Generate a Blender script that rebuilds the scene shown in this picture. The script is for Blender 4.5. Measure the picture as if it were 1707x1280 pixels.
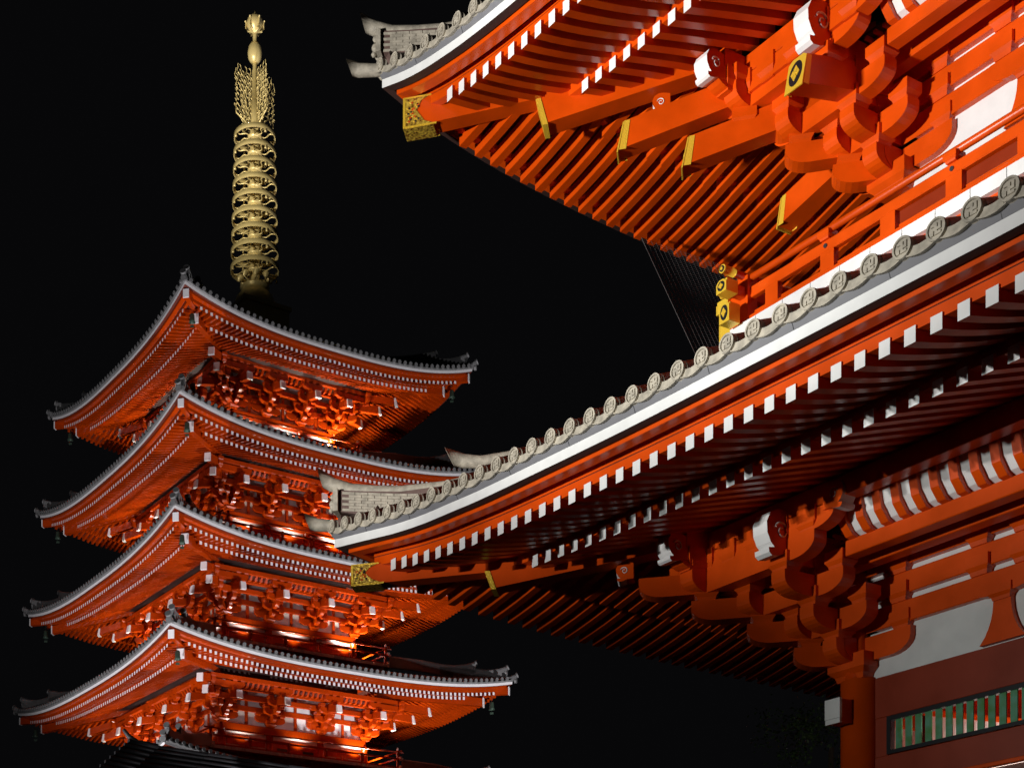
import bpy, math, random
from mathutils import Vector
R = random.Random(7)
for o in list(bpy.data.objects): bpy.data.objects.remove(o)
S = bpy.context.scene
COL = S.collection
# ------------------------------------------------------------------ camera
cam = bpy.data.cameras.new('camera'); co = bpy.data.objects.new('camera', cam); COL.objects.link(co)
co.location = (0, 0, 1.6); co.rotation_euler = (math.radians(90), 0, 0)
cam.sensor_width = 36; cam.lens = 52.16; cam.shift_x = 0.2026; cam.shift_y = 0.6739
cam.clip_start = .1; cam.clip_end = 2000
S.camera = co
S.view_settings.view_transform = 'Standard'; S.view_settings.look = 'None'
S.view_settings.exposure = 0; S.view_settings.gamma = 1
# ------------------------------------------------------------------ night sky
W = bpy.data.worlds.new('World'); S.world = W; W.use_nodes = True
bg = W.node_tree.nodes['Background']; bg.inputs[0].default_value = (.0022, .0022, .0025, 1); bg.inputs[1].default_value = 1.0
# ------------------------------------------------------------------ frames of the two buildings
YG, YP = .514, .540
def frame_rot(y): return -(math.pi / 2 - y)
G0 = Vector((8.249, 22, 0)); P0 = Vector((-2.212, 66, 0))
def loc2world(O, y, a, b, z):
    A = Vector((math.sin(y), -math.cos(y), 0)); B = Vector((math.cos(y), math.sin(y), 0))
    return O + A * a + B * b + Vector((0, 0, z))
# ------------------------------------------------------------------ floodlights and added fill lights
def spot(name, pos, aim, power, size, blend=.4, rad=.25, col=(1, .95, .88)):
    l = bpy.data.lights.new(name, 'SPOT'); l.energy = power; l.spot_size = math.radians(size); l.spot_blend = blend
    l.shadow_soft_size = rad; l.color = col
    o = bpy.data.objects.new(name, l); COL.objects.link(o); o.location = pos
    o.rotation_euler = (Vector(aim) - Vector(pos)).to_track_quat('-Z', 'Y').to_euler()
    return o
g = lambda a, b, z: loc2world(G0, YG, a, b, z)
p = lambda a, b, z: loc2world(P0, YP, a, b, z)
for n_, (ta, tz) in enumerate(((-6.0, 16.3), (-2.0, 15.4), (2.2, 15.2), (6.5, 15.2))):      # a bank of four projectors
    spot('gate_floodlight', g(-3 + n_ * .6, -31, 7.6), g(ta, 0, tz), 18000, 26.5, .6, .16, (1, .975, .94))
spot('gate_fill_floodlight', g(-1, -24, 7.2), g(3.4, -1, 8.3), 5600, 27, .9, .22, (.96, 1, .95))
spot('pagoda_floodlight_east', p(29, 5, 1), p(3, 2, 24), 30000, 68, .5, .3, (1, .94, 1))
spot('pagoda_floodlight_front', p(10, -25, 1), p(4.5, -2, 26.5), 29000, 56, .8, .3, (1, .94, 1))
spot('added_pagoda_fill', (-12, 18, 3), p(0, 0, 22), 9000, 44, .7, .3, (1, .95, 1))  # added weak front fill, stands in for bounce light on the pagoda
spot('added_tree_light', (11, 26, .5), (13.8, 39, 9), 500, 26, .8, .3, (1, .95, .8))  # added only to brighten the tree, no lamp stands here
spot('spire_floodlight', p(16, -24, 28), p(0, 0, 44.0), 52000, 27, 1, .2, (1, .93, .76))
# ------------------------------------------------------------------ materials
def mat(name, col, rough=.5, metal=0, coat=0, noise=0, nscale=3, bump=0, bscale=20, col2=None, emit=None):
    m = bpy.data.materials.new(name); m.use_nodes = True; nt = m.node_tree; b = nt.nodes['Principled BSDF']
    b.inputs['Base Color'].default_value = (*col, 1); b.inputs['Roughness'].default_value = rough; b.inputs['Metallic'].default_value = metal
    if name.startswith('verm'): b.inputs['Specular IOR Level'].default_value = .4
    b.inputs['Coat Weight'].default_value = coat; b.inputs['Coat Roughness'].default_value = .12
    if noise or col2:
        tc = nt.nodes.new('ShaderNodeTexCoord'); n = nt.nodes.new('ShaderNodeTexNoise'); n.inputs['Scale'].default_value = nscale; n.inputs['Detail'].default_value = 8
        nt.links.new(tc.outputs['Object'], n.inputs['Vector'])
        r = nt.nodes.new('ShaderNodeValToRGB'); c2 = col2 or tuple(c * (1 - noise) for c in col)
        r.color_ramp.elements[0].position = .35; r.color_ramp.elements[0].color = (*c2, 1)
        r.color_ramp.elements[1].position = .65; r.color_ramp.elements[1].color = (*col, 1)
        nt.links.new(n.outputs['Fac'], r.inputs[0]); nt.links.new(r.outputs[0], b.inputs['Base Color'])
        mr = nt.nodes.new('ShaderNodeMapRange'); mr.inputs[3].default_value = rough * .8; mr.inputs[4].default_value = min(1, rough * 1.25)
        nt.links.new(n.outputs['Fac'], mr.inputs[0]); nt.links.new(mr.outputs[0], b.inputs['Roughness'])
    if bump:
        tc = nt.nodes.new('ShaderNodeTexCoord'); n = nt.nodes.new('ShaderNodeTexNoise'); n.inputs['Scale'].default_value = bscale; n.inputs['Detail'].default_value = 6
        nt.links.new(tc.outputs['Object'], n.inputs['Vector'])
        bp = nt.nodes.new('ShaderNodeBump'); bp.inputs['Strength'].default_value = bump; bp.inputs['Distance'].default_value = .02
        nt.links.new(n.outputs['Fac'], bp.inputs['Height']); nt.links.new(bp.outputs[0], b.inputs['Normal'])
    if emit:
        b.inputs['Emission Color'].default_value = (*emit[:3], 1); b.inputs['Emission Strength'].default_value = emit[3]
    return m
RED = mat('vermilion_paint', (.72, .074, .0008), .32, coat=.0, noise=.22, nscale=1.6, bump=.05, bscale=35)
RED3 = mat('shade_toned_vermilion', (.27, .024, .0004), .4, noise=.2, nscale=1.4, bump=.05, bscale=35)  # vermilion darkened to stand in for shade on beams, sill and upper wall
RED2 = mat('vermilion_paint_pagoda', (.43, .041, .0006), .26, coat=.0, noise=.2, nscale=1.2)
WHT = mat('white_paint', (.80, .80, .79), .5, noise=.07, nscale=4)
PLA = mat('white_plaster', (.74, .74, .73), .8, noise=.14, nscale=2, bump=.1, bscale=60)
TIL = mat('grey_roof_tile', (.50, .45, .36), .6, noise=.4, nscale=9, bump=.35, bscale=60)
TILD = mat('tile_barrel', (.16, .10, .085), .5, noise=.3, nscale=6, bump=.2, bscale=40)
TILP = mat('grey_titanium_tile', (.17, .175, .17), .5, noise=.2, nscale=5)
BRD = mat('grey_eave_board', (.17, .17, .185), .6, noise=.12, nscale=5)
GLD = mat('gilded_metal', (.92, .60, .05), .3, metal=.35, bump=.5, bscale=45)
GLDS = mat('gilded_bronze_spire', (.78, .62, .27), .36, metal=.3, noise=.12, nscale=2)
BLK = mat('black_lacquer', (.012, .013, .016), .35)
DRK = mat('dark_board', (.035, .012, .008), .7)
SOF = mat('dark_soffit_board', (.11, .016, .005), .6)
GRN = mat('green_window_bars', (.10, .32, .21), .5, col2=(.06, .22, .05), nscale=6)
BRZ = mat('verdigris_bronze', (.05, .09, .06), .5, metal=.3, noise=.3, nscale=6)
STL = mat('steel_bolt', (.10, .11, .13), .4, metal=.8)
PNK = mat('brown_plaster', (.32, .16, .13), .9, col2=(.22, .09, .07), nscale=30)
GRD = mat('paving_stone', (.12, .115, .11), .85, noise=.3, nscale=2)
LEAF = mat('dark_leaves', (.06, .12, .03), .6, noise=.5, nscale=2)
BARK = mat('bark', (.06, .04, .03), .9)
FGR = mat('dark_tile_roof', (.012, .012, .013), .6, noise=.3, nscale=3)
GLP = mat('gilded_scrollwork', (.95, .66, .08), .28, metal=.4, bump=.8, bscale=26, col2=(.20, .07, .01), nscale=24)
def brick_mat():
    m = mat('stacked_ridge_tile', (.40, .36, .29), .6, bump=.0); nt = m.node_tree; b = nt.nodes['Principled BSDF']
    return m
RDG = brick_mat()
MATS = [RED, WHT, TIL, TILD, BRD, GLD, BLK, DRK, PLA, STL, SOF, GLP]
iR, iW, iT, iTD, iB, iG, iK, iD, iP, iS, iO, iGP = range(12)
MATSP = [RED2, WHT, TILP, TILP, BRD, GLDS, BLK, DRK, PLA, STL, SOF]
# ------------------------------------------------------------------ mesh builder
class MB:
    def __init__(s): s.v = []; s.f = []; s.m = []; s.sm = []
    def poly(s, pts, mi=0, sm=False):
        n = len(s.v); s.v += [tuple(q) for q in pts]; s.f.append(tuple(range(n, n + len(pts)))); s.m.append(mi); s.sm.append(sm)
    def add(s, vs, fs, mi=0, sm=False):
        n = len(s.v); s.v += [tuple(q) for q in vs]
        for f in fs: s.f.append(tuple(i + n for i in f)); s.m.append(mi if isinstance(mi, int) else 0); s.sm.append(sm)
    def merge(s, o):
        n = len(s.v); s.v += o.v; s.f += [tuple(i + n for i in f) for f in o.f]; s.m += o.m; s.sm += o.sm
    def build(s, name, parent=None, mats=MATS):
        me = bpy.data.meshes.new(name); me.from_pydata(s.v, [], s.f)
        for m in mats: me.materials.append(m)
        me.polygons.foreach_set('material_index', s.m); me.polygons.foreach_set('use_smooth', s.sm)
        me.update(); o = bpy.data.objects.new(name, me); COL.objects.link(o)
        if parent is not None: o.parent = parent
        return o
def thing(name, label, cat, loc=(0, 0, 0), rz=0, group=None):
    o = bpy.data.objects.new(name, None); COL.objects.link(o); o.location = loc; o.rotation_euler = (0, 0, rz); o.empty_display_size = .2
    o['label'] = label; o['category'] = cat
    if group: o['group'] = group
    return o
ID = lambda x, y, z: (x, y, z)
def fr(ox, oy, oz, ex, ey=(0, 0), F=ID):
    if ey == (0, 0): ey = (-ex[1], ex[0])
    return lambda x, y, z: F(ox + x * ex[0] + y * ey[0], oy + x * ex[1] + y * ey[1], oz + z)
def box(mb, F, x0, x1, y0, y1, z0, z1, mi=0, ends=None):
    vs = [F(x, y, z) for x in (x0, x1) for y in (y0, y1) for z in (z0, z1)]
    fs = [(0, 1, 3, 2), (4, 6, 7, 5), (0, 4, 5, 1), (2, 3, 7, 6), (0, 2, 6, 4), (1, 5, 7, 3)]
    n = len(mb.v); mb.v += vs
    for k, f in enumerate(fs):
        mb.f.append(tuple(i + n for i in f)); mb.m.append(ends[k] if ends and ends[k] is not None else mi); mb.sm.append(False)
def cbox(mb, F, x0, x1, y0, y1, z0, z1, mi=0, c=.012):
    # box with chamfered long edges (prism in y/z along x)
    prof = [(y0 + c, z0), (y1 - c, z0), (y1, z0 + c), (y1, z1 - c), (y1 - c, z1), (y0 + c, z1), (y0, z1 - c), (y0, z0 + c)]
    n = len(mb.v); mb.v += [F(x0, y, z) for y, z in prof] + [F(x1, y, z) for y, z in prof]; k = len(prof)
    for i in range(k):
        j = (i + 1) % k; mb.f.append((n + i, n + j, n + k + j, n + k + i)); mb.m.append(mi); mb.sm.append(False)
    mb.f.append(tuple(n + i for i in range(k))); mb.f.append(tuple(n + k + i for i in range(k))[::-1]); mb.m += [mi, mi]; mb.sm += [False, False]
def prism(mb, F, prof, y0, y1, mi=0, edge=None, sm=False):
    n = len(mb.v); k = len(prof); mb.v += [F(x, y0, z) for x, z in prof] + [F(x, y1, z) for x, z in prof]
    for i in range(k):
        j = (i + 1) % k; mb.f.append((n + i, n + j, n + k + j, n + k + i)); e = edge(i) if callable(edge) else edge
        mb.m.append(mi if e is None else e); mb.sm.append(sm)
    mb.f.append(tuple(range(n, n + k))); mb.f.append(tuple(range(n + k, n + 2 * k))[::-1]); mb.m += [mi, mi]; mb.sm += [False, False]
def cyl(mb, F, p0, p1, r0, r1=None, n=16, mi=0, cap=None, sm=True):
    if r1 is None: r1 = r0
    a = Vector(p0); b = Vector(p1); d = (b - a).normalized()
    u = d.cross(Vector((0, 0, 1)) if abs(d.z) < .9 else Vector((1, 0, 0))).normalized(); w = d.cross(u)
    k = len(mb.v)
    for q, r in ((a, r0), (b, r1)):
        for i in range(n):
            t = 2 * math.pi * i / n; P = q + u * (math.cos(t) * r) + w * (math.sin(t) * r); mb.v.append(tuple(F(*P)))
    for i in range(n):
        j = (i + 1) % n; mb.f.append((k + i, k + j, k + n + j, k + n + i)); mb.m.append(mi); mb.sm.append(sm)
    mb.f.append(tuple(k + i for i in range(n))); mb.f.append(tuple(k + n + i for i in range(n))[::-1]); c = mi if cap is None else cap
    mb.m += [c, c]; mb.sm += [False, False]
def lathe(mb, F, prof, n=20, mi=0, c=(0, 0)):
    k = len(mb.v)
    for r, z in prof:
        for i in range(n):
            t = 2 * math.pi * i / n; mb.v.append(tuple(F(c[0] + r * math.cos(t), c[1] + r * math.sin(t), z)))
    for a in range(len(prof) - 1):
        for i in range(n):
            j = (i + 1) % n; mb.f.append((k + a * n + i, k + a * n + j, k + (a + 1) * n + j, k + (a + 1) * n + i)); mb.m.append(mi); mb.sm.append(True)
def tube(mb, F, pts, r, n=6, mi=0, taper=None):
    P = [Vector(q) for q in pts]; k = len(mb.v); m = len(P)
    for a in range(m):
        d = (P[min(a + 1, m - 1)] - P[max(a - 1, 0)]).normalized()
        u = d.cross(Vector((0.13, .21, 1)) if abs(d.z) < .9 else Vector((1, 0.2, 0))).normalized(); w = d.cross(u)
        rr = r if taper is None else r * (1 + (taper - 1) * a / (m - 1))
        for i in range(n):
            t = 2 * math.pi * i / n; q = P[a] + u * (math.cos(t) * rr) + w * (math.sin(t) * rr); mb.v.append(tuple(F(*q)))
    for a in range(m - 1):
        for i in range(n):
            j = (i + 1) % n; mb.f.append((k + a * n + i, k + a * n + j, k + (a + 1) * n + j, k + (a + 1) * n + i)); mb.m.append(mi); mb.sm.append(True)
    mb.f.append(tuple(k + i for i in range(n))); mb.f.append(tuple(k + (m - 1) * n + i for i in range(n))[::-1]); mb.m += [mi, mi]; mb.sm += [False, False]
def horn(mb, F, pts, r0, r1, skew=.9, n=14, mi=0):
    """tail tile: round bar that widens to an obliquely cut, upturned mouth (pts from mouth to root)"""
    P = [Vector(q) for q in pts]; k = len(mb.v); m = len(P)
    for a in range(m):
        d = (P[max(a - 1, 0)] - P[min(a + 1, m - 1)]).normalized(); w = Vector((-d.z, 0, d.x)); w = w if w.z > 0 else -w; u = Vector((0, 1, 0))
        rr = r1 + (r0 - r1) * a / (m - 1)
        for i in range(n):
            t = 2 * math.pi * i / n; q = P[a] + u * (math.cos(t) * rr) + w * (math.sin(t) * rr)
            if a == 0: q = q + d * (math.sin(t) * rr * skew)
            mb.v.append(tuple(F(*q)))
    for a in range(m - 1):
        for i in range(n):
            j = (i + 1) % n; mb.f.append((k + a * n + i, k + a * n + j, k + (a + 1) * n + j, k + (a + 1) * n + i)); mb.m.append(mi); mb.sm.append(True)
    mb.f.append(tuple(k + i for i in range(n))); mb.m.append(mi); mb.sm.append(False)
def table(T):
    def f(s):
        if s <= T[0][0]: return T[0][1]
        for (a, u), (b, v) in zip(T, T[1:]):
            if s <= b:
                t = (s - a) / (b - a); return u + (v - u) * t
        return T[-1][1]
    # light smoothing
    return lambda s: (f(s - .35) + 2 * f(s - .18) + 4 * f(s) + 2 * f(s + .18) + f(s + .35)) / 10 if s > T[0][0] + .35 else (f(s) if s < T[0][0] + .02 else .5 * f(s) + .25 * (f(s - .15 if s > T[0][0] + .15 else T[0][0]) + f(s + .15)))
def sweep(mb, T, sec, smin, smax, zoff, n=40, mi=0, cap=True):
    # sec: list of (o,z); smin(o), smax(o) give the mitred ends; zoff(s,o) adds the curve of the eave
    k = len(mb.v); m = len(sec)
    for i in range(n + 1):
        t = i / n
        for o, z in sec:
            s = smin(o) + (smax(o) - smin(o)) * t; mb.v.append(tuple(T(s, o, z + zoff(s, o))))
    for i in range(n):
        for a in range(m):
            b = (a + 1) % m; mb.f.append((k + i * m + a, k + i * m + b, k + (i + 1) * m + b, k + (i + 1) * m + a)); mb.m.append(mi[a] if isinstance(mi, (list, tuple)) else mi); mb.sm.append(False)
    if cap:
        c = mi[0] if isinstance(mi, (list, tuple)) else mi
        mb.f.append(tuple(k + a for a in range(m))); mb.f.append(tuple(k + n * m + a for a in range(m))[::-1]); mb.m += [c, c]; mb.sm += [False, False]
# ------------------------------------------------------------------ carpentry pieces
def arm(mb, F, x0, x1, z0, h, w, c0, c1, k=1, mi=0):
    """bracket arm along x with boat-shaped ends"""
    r = .36 * k; hh = h * .62; N = 6; prof = [(x0, z0 + h), (x0, z0 + (hh if c0 else 0))]
    if c0: prof += [(x0 + r * (1 - math.cos(t * math.pi / 2 / N)), z0 + hh * (1 - math.sin(t * math.pi / 2 / N))) for t in range(1, N + 1)]
    if c1: prof += [(x1 - r * (1 - math.cos(t * math.pi / 2 / N)), z0 + hh * (1 - math.sin(t * math.pi / 2 / N))) for t in range(N, 0, -1)]
    prof += [(x1, z0 + (hh if c1 else 0)), (x1, z0 + h)]
    prism(mb, F, prof, -w / 2, w / 2, mi)
def block(mb, F, x, y, zb, w, h, mi=0, wy=None):
    """bearing block: square cap over a tapered foot"""
    wy = wy or w
    def ring(s, z): return [F(x - w / 2 * s, y - wy / 2 * s, z), F(x + w / 2 * s, y - wy / 2 * s, z), F(x + w / 2 * s, y + wy / 2 * s, z), F(x - w / 2 * s, y + wy / 2 * s, z)]
    rs = [ring(.70, zb), ring(.78, zb + h * .22), ring(1, zb + h * .42), ring(1, zb + h)]
    k = len(mb.v)
    for r in rs: mb.v += [tuple(q) for q in r]
    for a in range(3):
        for i in range(4):
            j = (i + 1) % 4; mb.f.append((k + a * 4 + i, k + a * 4 + j, k + (a + 1) * 4 + j, k + (a + 1) * 4 + i)); mb.m.append(mi); mb.sm.append(False)
    mb.f.append((k, k + 3, k + 2, k + 1)); mb.f.append((k + 12, k + 13, k + 14, k + 15)); mb.m += [mi, mi]; mb.sm += [False, False]
def nose(mb, F, sc=1, w=.26, flip=1):
    """white painted beam nose with a scroll on each cheek; points along +x"""
    prof = [(-.25, .28), (.0, .34), (.16, .34), (.30, .27), (.38, .12), (.37, -.04), (.30, -.17), (.22, -.24), (.34, -.26), (.33, -.33), (.27, -.37), (.12, -.35), (.0, -.30), (-.25, -.28)]
    pf = [(x * sc, z * sc) for x, z in prof]
    prism(mb, F, pf, -w / 2, w / 2, iR, edge=lambda i: iW if 1 <= i <= 11 else iR, sm=False)
    for sgn in (-1, 1):
        pts = []
        for i in range(26):
            t = i / 25 * 2.7 * math.pi; r = .028 + .11 * (i / 25)
            pts.append((( .08 - r * math.cos(t + .6)) * sc, sgn * (w / 2 + .004), (.02 + r * math.sin(t + .6)) * sc))
        tube(mb, F, pts, .013 * sc, 5, iW, taper=1.6)
def emblem(mb, F, w, h):
    """gilded end plate (x right, z up, y out): dark oval with a gold diamond flower"""
    pl = [(-w / 2, -h / 2), (w / 2, -h / 2), (w / 2, h / 2 - .05), (w / 2 - .06, h / 2), (-w / 2 + .06, h / 2), (-w / 2, h / 2 - .05)]
    prism(mb, F, pl, 0, .02, iG)
    ov = [(w * .36 * math.cos(t * math.pi / 10), h * .38 * math.sin(t * math.pi / 10)) for t in range(20)]
    prism(mb, F, ov, .02, .026, iK)
    for dx, dz in ((0, .5), (0, -.5), (.5, 0), (-.5, 0)):
        cx, cz = dx * w * .26, dz * h * .26; a, b = w * .115, h * .12
        prism(mb, F, [(cx - a, cz), (cx, cz - b), (cx + a, cz), (cx, cz + b)], .026, .036, iG)
    prism(mb, F, [(-.03, 0), (0, -.03), (.03, 0), (0, .03)], .036, .042, iG)
LV = lambda i: .24 + .41 * i
STEP = [.50, .98, 1.56]; TIP = [.67, 1.145, 1.72, 2.27]
def bracket(F0, corner, k, tails, nw, nose_on=True, plain_tip=None):
    """three-stepped bracket cluster. F0(x,y,z): x along the wall, -y outward, z from column head. returns (wood, white, gold) builders"""
    w = .25 * k; h = .31 * k
    block(nw('bearing_block'), F0, 0, 0, 0, .66 * k, .36 * k)
    dirs = [((0, -1), 1.0)]
    if corner: dirs += [((-1, 0), 1.0), ((-.70711, -.70711), 1.41421)]
    for di, (e, L) in enumerate(dirs):
        F = fr(0, 0, 0, e, F=F0); nl = 3 if L == 1 else 4
        for i in range(nl):
            t = TIP[i] * k * L
            if tails and i >= 2: t = min(t, 1.25 * k * L)
            wd = w * (1.15 if L > 1 else 1)
            arm(nw('bracket_arm'), F, -.35 * k, t, LV(i) * k, h, wd, False, True, k)
            if i < 3: block(nw('bearing_block'), F, STEP[i] * k * L, 0, (LV(i) + .30) * k, .36 * k, .26 * k)
        if tails:
            for j, (tip, zc) in enumerate(((2.16, 1.10), (2.84, 1.50))):
                if L == 1 and j == 1: continue
                if di == 1 and nose_on: zc = .84
                tp = tip * k * L; zt = zc * k; x0 = .35 * k; sl = .22 / L * (1.5 if L > 1 else 1)
                hh = .21 * k; ww = .15 * k
                prof = [(x0, zt + (tp - x0) * sl - hh), (x0, zt + (tp - x0) * sl + hh), (tp - .05 * k, zt + hh + .01), (tp + .04 * k, zt - hh)]
                prism(nw('tail_beam'), F, prof, -ww, ww)
                if plain_tip is None:
                    Fe = lambda x, y, z, F=F, tp=tp, zt=zt, k=k: F(tp + .0 + y - (z) * .09 / .42, x, zt + z)
                    mg = nw('gilded_end_plate'); emblem(mg, Fe, .32 * k, .50 * k)
                    for sg in (-1, 1): prism(mg, F, [(tp - .07, zt - hh * 1.02), (tp + .035 * k, zt - hh * 1.02), (tp - .05, zt + hh * 1.04), (tp - .13, zt + hh * 1.04)], sg * ww, sg * (ww + .008), iG)
                else:
                    prism(nw('white_tip'), F, [(tp - .09 * k, zt - hh * 1.06), (tp + .075 * k, zt - hh * 1.06), (tp - .02 * k, zt + hh * 1.08), (tp - .12 * k, zt + hh * 1.08)], -ww * 1.1, ww * 1.1, plain_tip)
            if L == 1:
                block(nw('bearing_block'), F, 1.5 * k, 0, 1.42 * k, .36 * k, .24 * k)
        if nose_on:
            if L == 1:
                arm(nw('bracket_arm'), F, .3 * k, 1.68 * k, LV(3) * k, h + .1 * k, w, False, False, k)
                nose(nw('white_nose'), fr(1.72 * k, 0, 1.86 * k, (1, 0), F=F), .95 * k, w * 1.05)
            else:
                nose(nw('white_nose'), fr(-1.56, -2.22, 2.06, (0, -1), F=F0), .62, w * 1.05)
                nose(nw('white_nose'), fr(2.40 * k * L, 0, 1.92 * k, (1, 0), F=F), .42 * k, w * 1.0)
                nose(nw('white_nose'), fr(.95, -1.60, 2.12, (1, 0), F=F0), .55, w * 1.05)
    # transverse arms at every step
    for wi, sw in enumerate([1, -1] if corner else [1]):
        for i in range(3):
            s = STEP[i] * k
            if sw == 1: F = fr(0, -s, 0, (1, 0), F=F0)
            else: F = lambda x, y, z, s=s: F0(-s + y, x, z)
            x0 = -(s + .42 * k) if corner else -.62 * k
            if corner and sw == -1: x0 = -(s + .42 * k)
            x1 = .62 * k
            if tails and i == 2: continue
            arm(nw('bracket_arm'), F, x0, x1, LV(i + 1) * k, h, w, True, True, k)
            zb = (LV(i + 1) + .30) * k
            for x in ((x0 + .14 * k, 0, x1 - .14 * k)): block(nw('bearing_block'), F, x, 0, zb, .32 * k, .25 * k)
        if tails:
            s = 1.5 * k
            F = fr(0, -s, 0, (1, 0), F=F0) if sw == 1 else (lambda x, y, z, s=s: F0(-s + y, x, z))
            x0 = -(s + .42 * k) if corner else -.62 * k
            arm(nw('bracket_arm'), F, x0, .62 * k, 1.6 * k, h, w, True, True, k)
            for x in ((x0 + .14 * k, 0, .48 * k)): block(nw('bearing_block'), F, x, 0, 1.9 * k, .32 * k, .25 * k)
    # wall plane arms
    for sw in ([1, -1] if corner else [1]):
        F = F0 if sw == 1 else (lambda x, y, z: F0(y, x, z))
        for i in range(1):
            arm(nw('bracket_arm'), F, -.5 * k if corner else -.97 * k, .97 * k, LV(i) * k, .35 * k, .26 * k, True, True, k)
            for x in ((.80 * k,) if corner else (.80 * k, -.80 * k)): block(nw('bearing_block'), F, x, 0, (LV(i) + .33) * k, .34 * k, .26 * k)
def bracket_parts(F0, corner, k, tails, parent, mats, split, nose_on, tip):
    """one bracket cluster as a part (the big bearing block and arms) with its pieces as sub-parts"""
    L = []
    wood = MB()
    def nw(n):
        if not split and n in ('bracket_arm', 'bearing_block', 'tail_beam'): return wood
        m = MB(); L.append((n, m)); return m
    bracket(F0, corner, k, tails, nw, nose_on, tip)
    if split: wood = L.pop(0)[1]
    b = wood.build('bracket_cluster', parent, mats)
    for n, m in L: m.build(n, b, mats)
    return b
# ================================================================== TEMPLE GATE
gate = thing('temple_gate', 'large two-storey vermilion temple gate at the right with two sweeping tiled eaves', 'gate', G0, frame_rot(YG))
TF = lambda s, o, z: (s, -o, z)          # front eave
TS = lambda s, o, z: (-o, s, z)          # side eave
LL = table([(-5.8, .88), (-5.64, .835), (-4.78, .68), (-3.94, .52), (-3.12, .405), (-2.3, .34), (-1.92, .30), (-1.14, .255), (-.36, .215), (.42, .175), (1.2, .14), (1.97, .115), (2.72, .095), (3.9, .06), (5, .035), (6.5, 0), (30, -.02)])
LU = table([(-5.2, 1.12), (-4.75, .93), (-4.31, .785), (-3.9, .67), (-3.45, .575), (-3.08, .495), (-2.35, .38), (-1.6, .29), (-.9, .22), (0, .15), (1.2, .08), (2.5, .03), (4, 0), (30, -.02)])
all_rafters = []     # (distance, builder, parent)
FARA, FARB = 14.0, 12.5
def end_tile(mb, T, s, E, zc, lift, sl, pitch, n=20, mt=iT, mbar=iTD, r=.111, manji=True, L=1.3, last=False):
    o = E + .05; c = T(s, o, zc)
    F = lambda x, y, z: T(s + x, o + y, zc + z)
    cyl(mb, F, (0, -.03, 0), (0, .035, 0), r, r, n, mt)                       # disc body
    # raised rim
    k = len(mb.v)
    for rr, yy in ((r, .035), (r * .98, .052), (r * .80, .052), (r * .76, .037)):
        for i in range(n):
            t = 2 * math.pi * i / n; mb.v.append(tuple(F(rr * math.cos(t), yy, rr * math.sin(t))))
    for a in range(3):
        for i in range(n):
            j = (i + 1) % n; mb.f.append((k + a * n + i, k + a * n + j, k + (a + 1) * n + j, k + (a + 1) * n + i)); mb.m.append(mt); mb.sm.append(False)
    if manji:
        u = r * .13; R_ = r * .50
        q = lambda x0, x1, z0, z1: box(mb, F, x0, x1, .034, .049, z0, z1, mt)
        q(-u, u, -R_, R_); q(-R_, -u, -u, u); q(u, R_, -u, u)
        q(-R_, -u, R_ - 2 * u, R_); q(-R_, -R_ + 2 * u, -R_, -u); q(u, R_, -R_, -R_ + 2 * u); q(R_ - 2 * u, R_, u, R_)
    # barrel running up the roof
    m = max(1, int(L / .45))
    for j in range(m):
        y0 = -.02 - j * L / m; y1 = -.02 - (j + 1) * L / m
        cyl(mb, F, (0, y0, -y0 * sl * .9 - .01), (0, y1, -y1 * sl * .9 - .01), r * .97, r * .93, 14, mbar)
    if last: return
    # pan tile lip to the next disc
    N = 8; dz = lift(s + pitch) - lift(s)
    k = len(mb.v)
    for a in range(N + 1):
        t = a / N; x = t * pitch; base = dz * t - .03 - .047 * math.sin(math.pi * t)
        for y, z in ((.0, .045), (.02, .04), (.02, -.044), (.032, -.048), (.032, -.062), (-.30, -.02)):
            mb.v.append(tuple(F(x, y, base + z)))
    for a in range(N):
        for i in range(5):
            mb.f.append((k + a * 6 + i, k + (a + 1) * 6 + i, k + (a + 1) * 6 + i + 1, k + a * 6 + i + 1)); mb.m.append(mt); mb.sm.append(False)
def rafter_mesh(T, s, w, h, otip, oin, zfun, segs=4, mats=(iR, iW)):
    mb = MB(); k = 0
    for i in range(segs + 1):
        o = otip + (oin - otip) * i / segs; z = zfun(s, o)
        mb.v += [tuple(T(s - w / 2, o, z - h / 2)), tuple(T(s + w / 2, o, z - h / 2)), tuple(T(s + w / 2, o, z + h / 2)), tuple(T(s - w / 2, o, z + h / 2))]
    for i in range(segs):
        for a in range(4):
            b = (a + 1) % 4; mb.f.append((i * 4 + a, i * 4 + b, (i + 1) * 4 + b, (i + 1) * 4 + a)); mb.m.append(mats[0]); mb.sm.append(False)
    mb.f.append((0, 1, 2, 3)); mb.m.append(mats[1]); mb.sm.append(False)
    mb.f.append(tuple(segs * 4 + a for a in range(4))); mb.m.append(mats[0]); mb.sm.append(False)
    return mb
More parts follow.
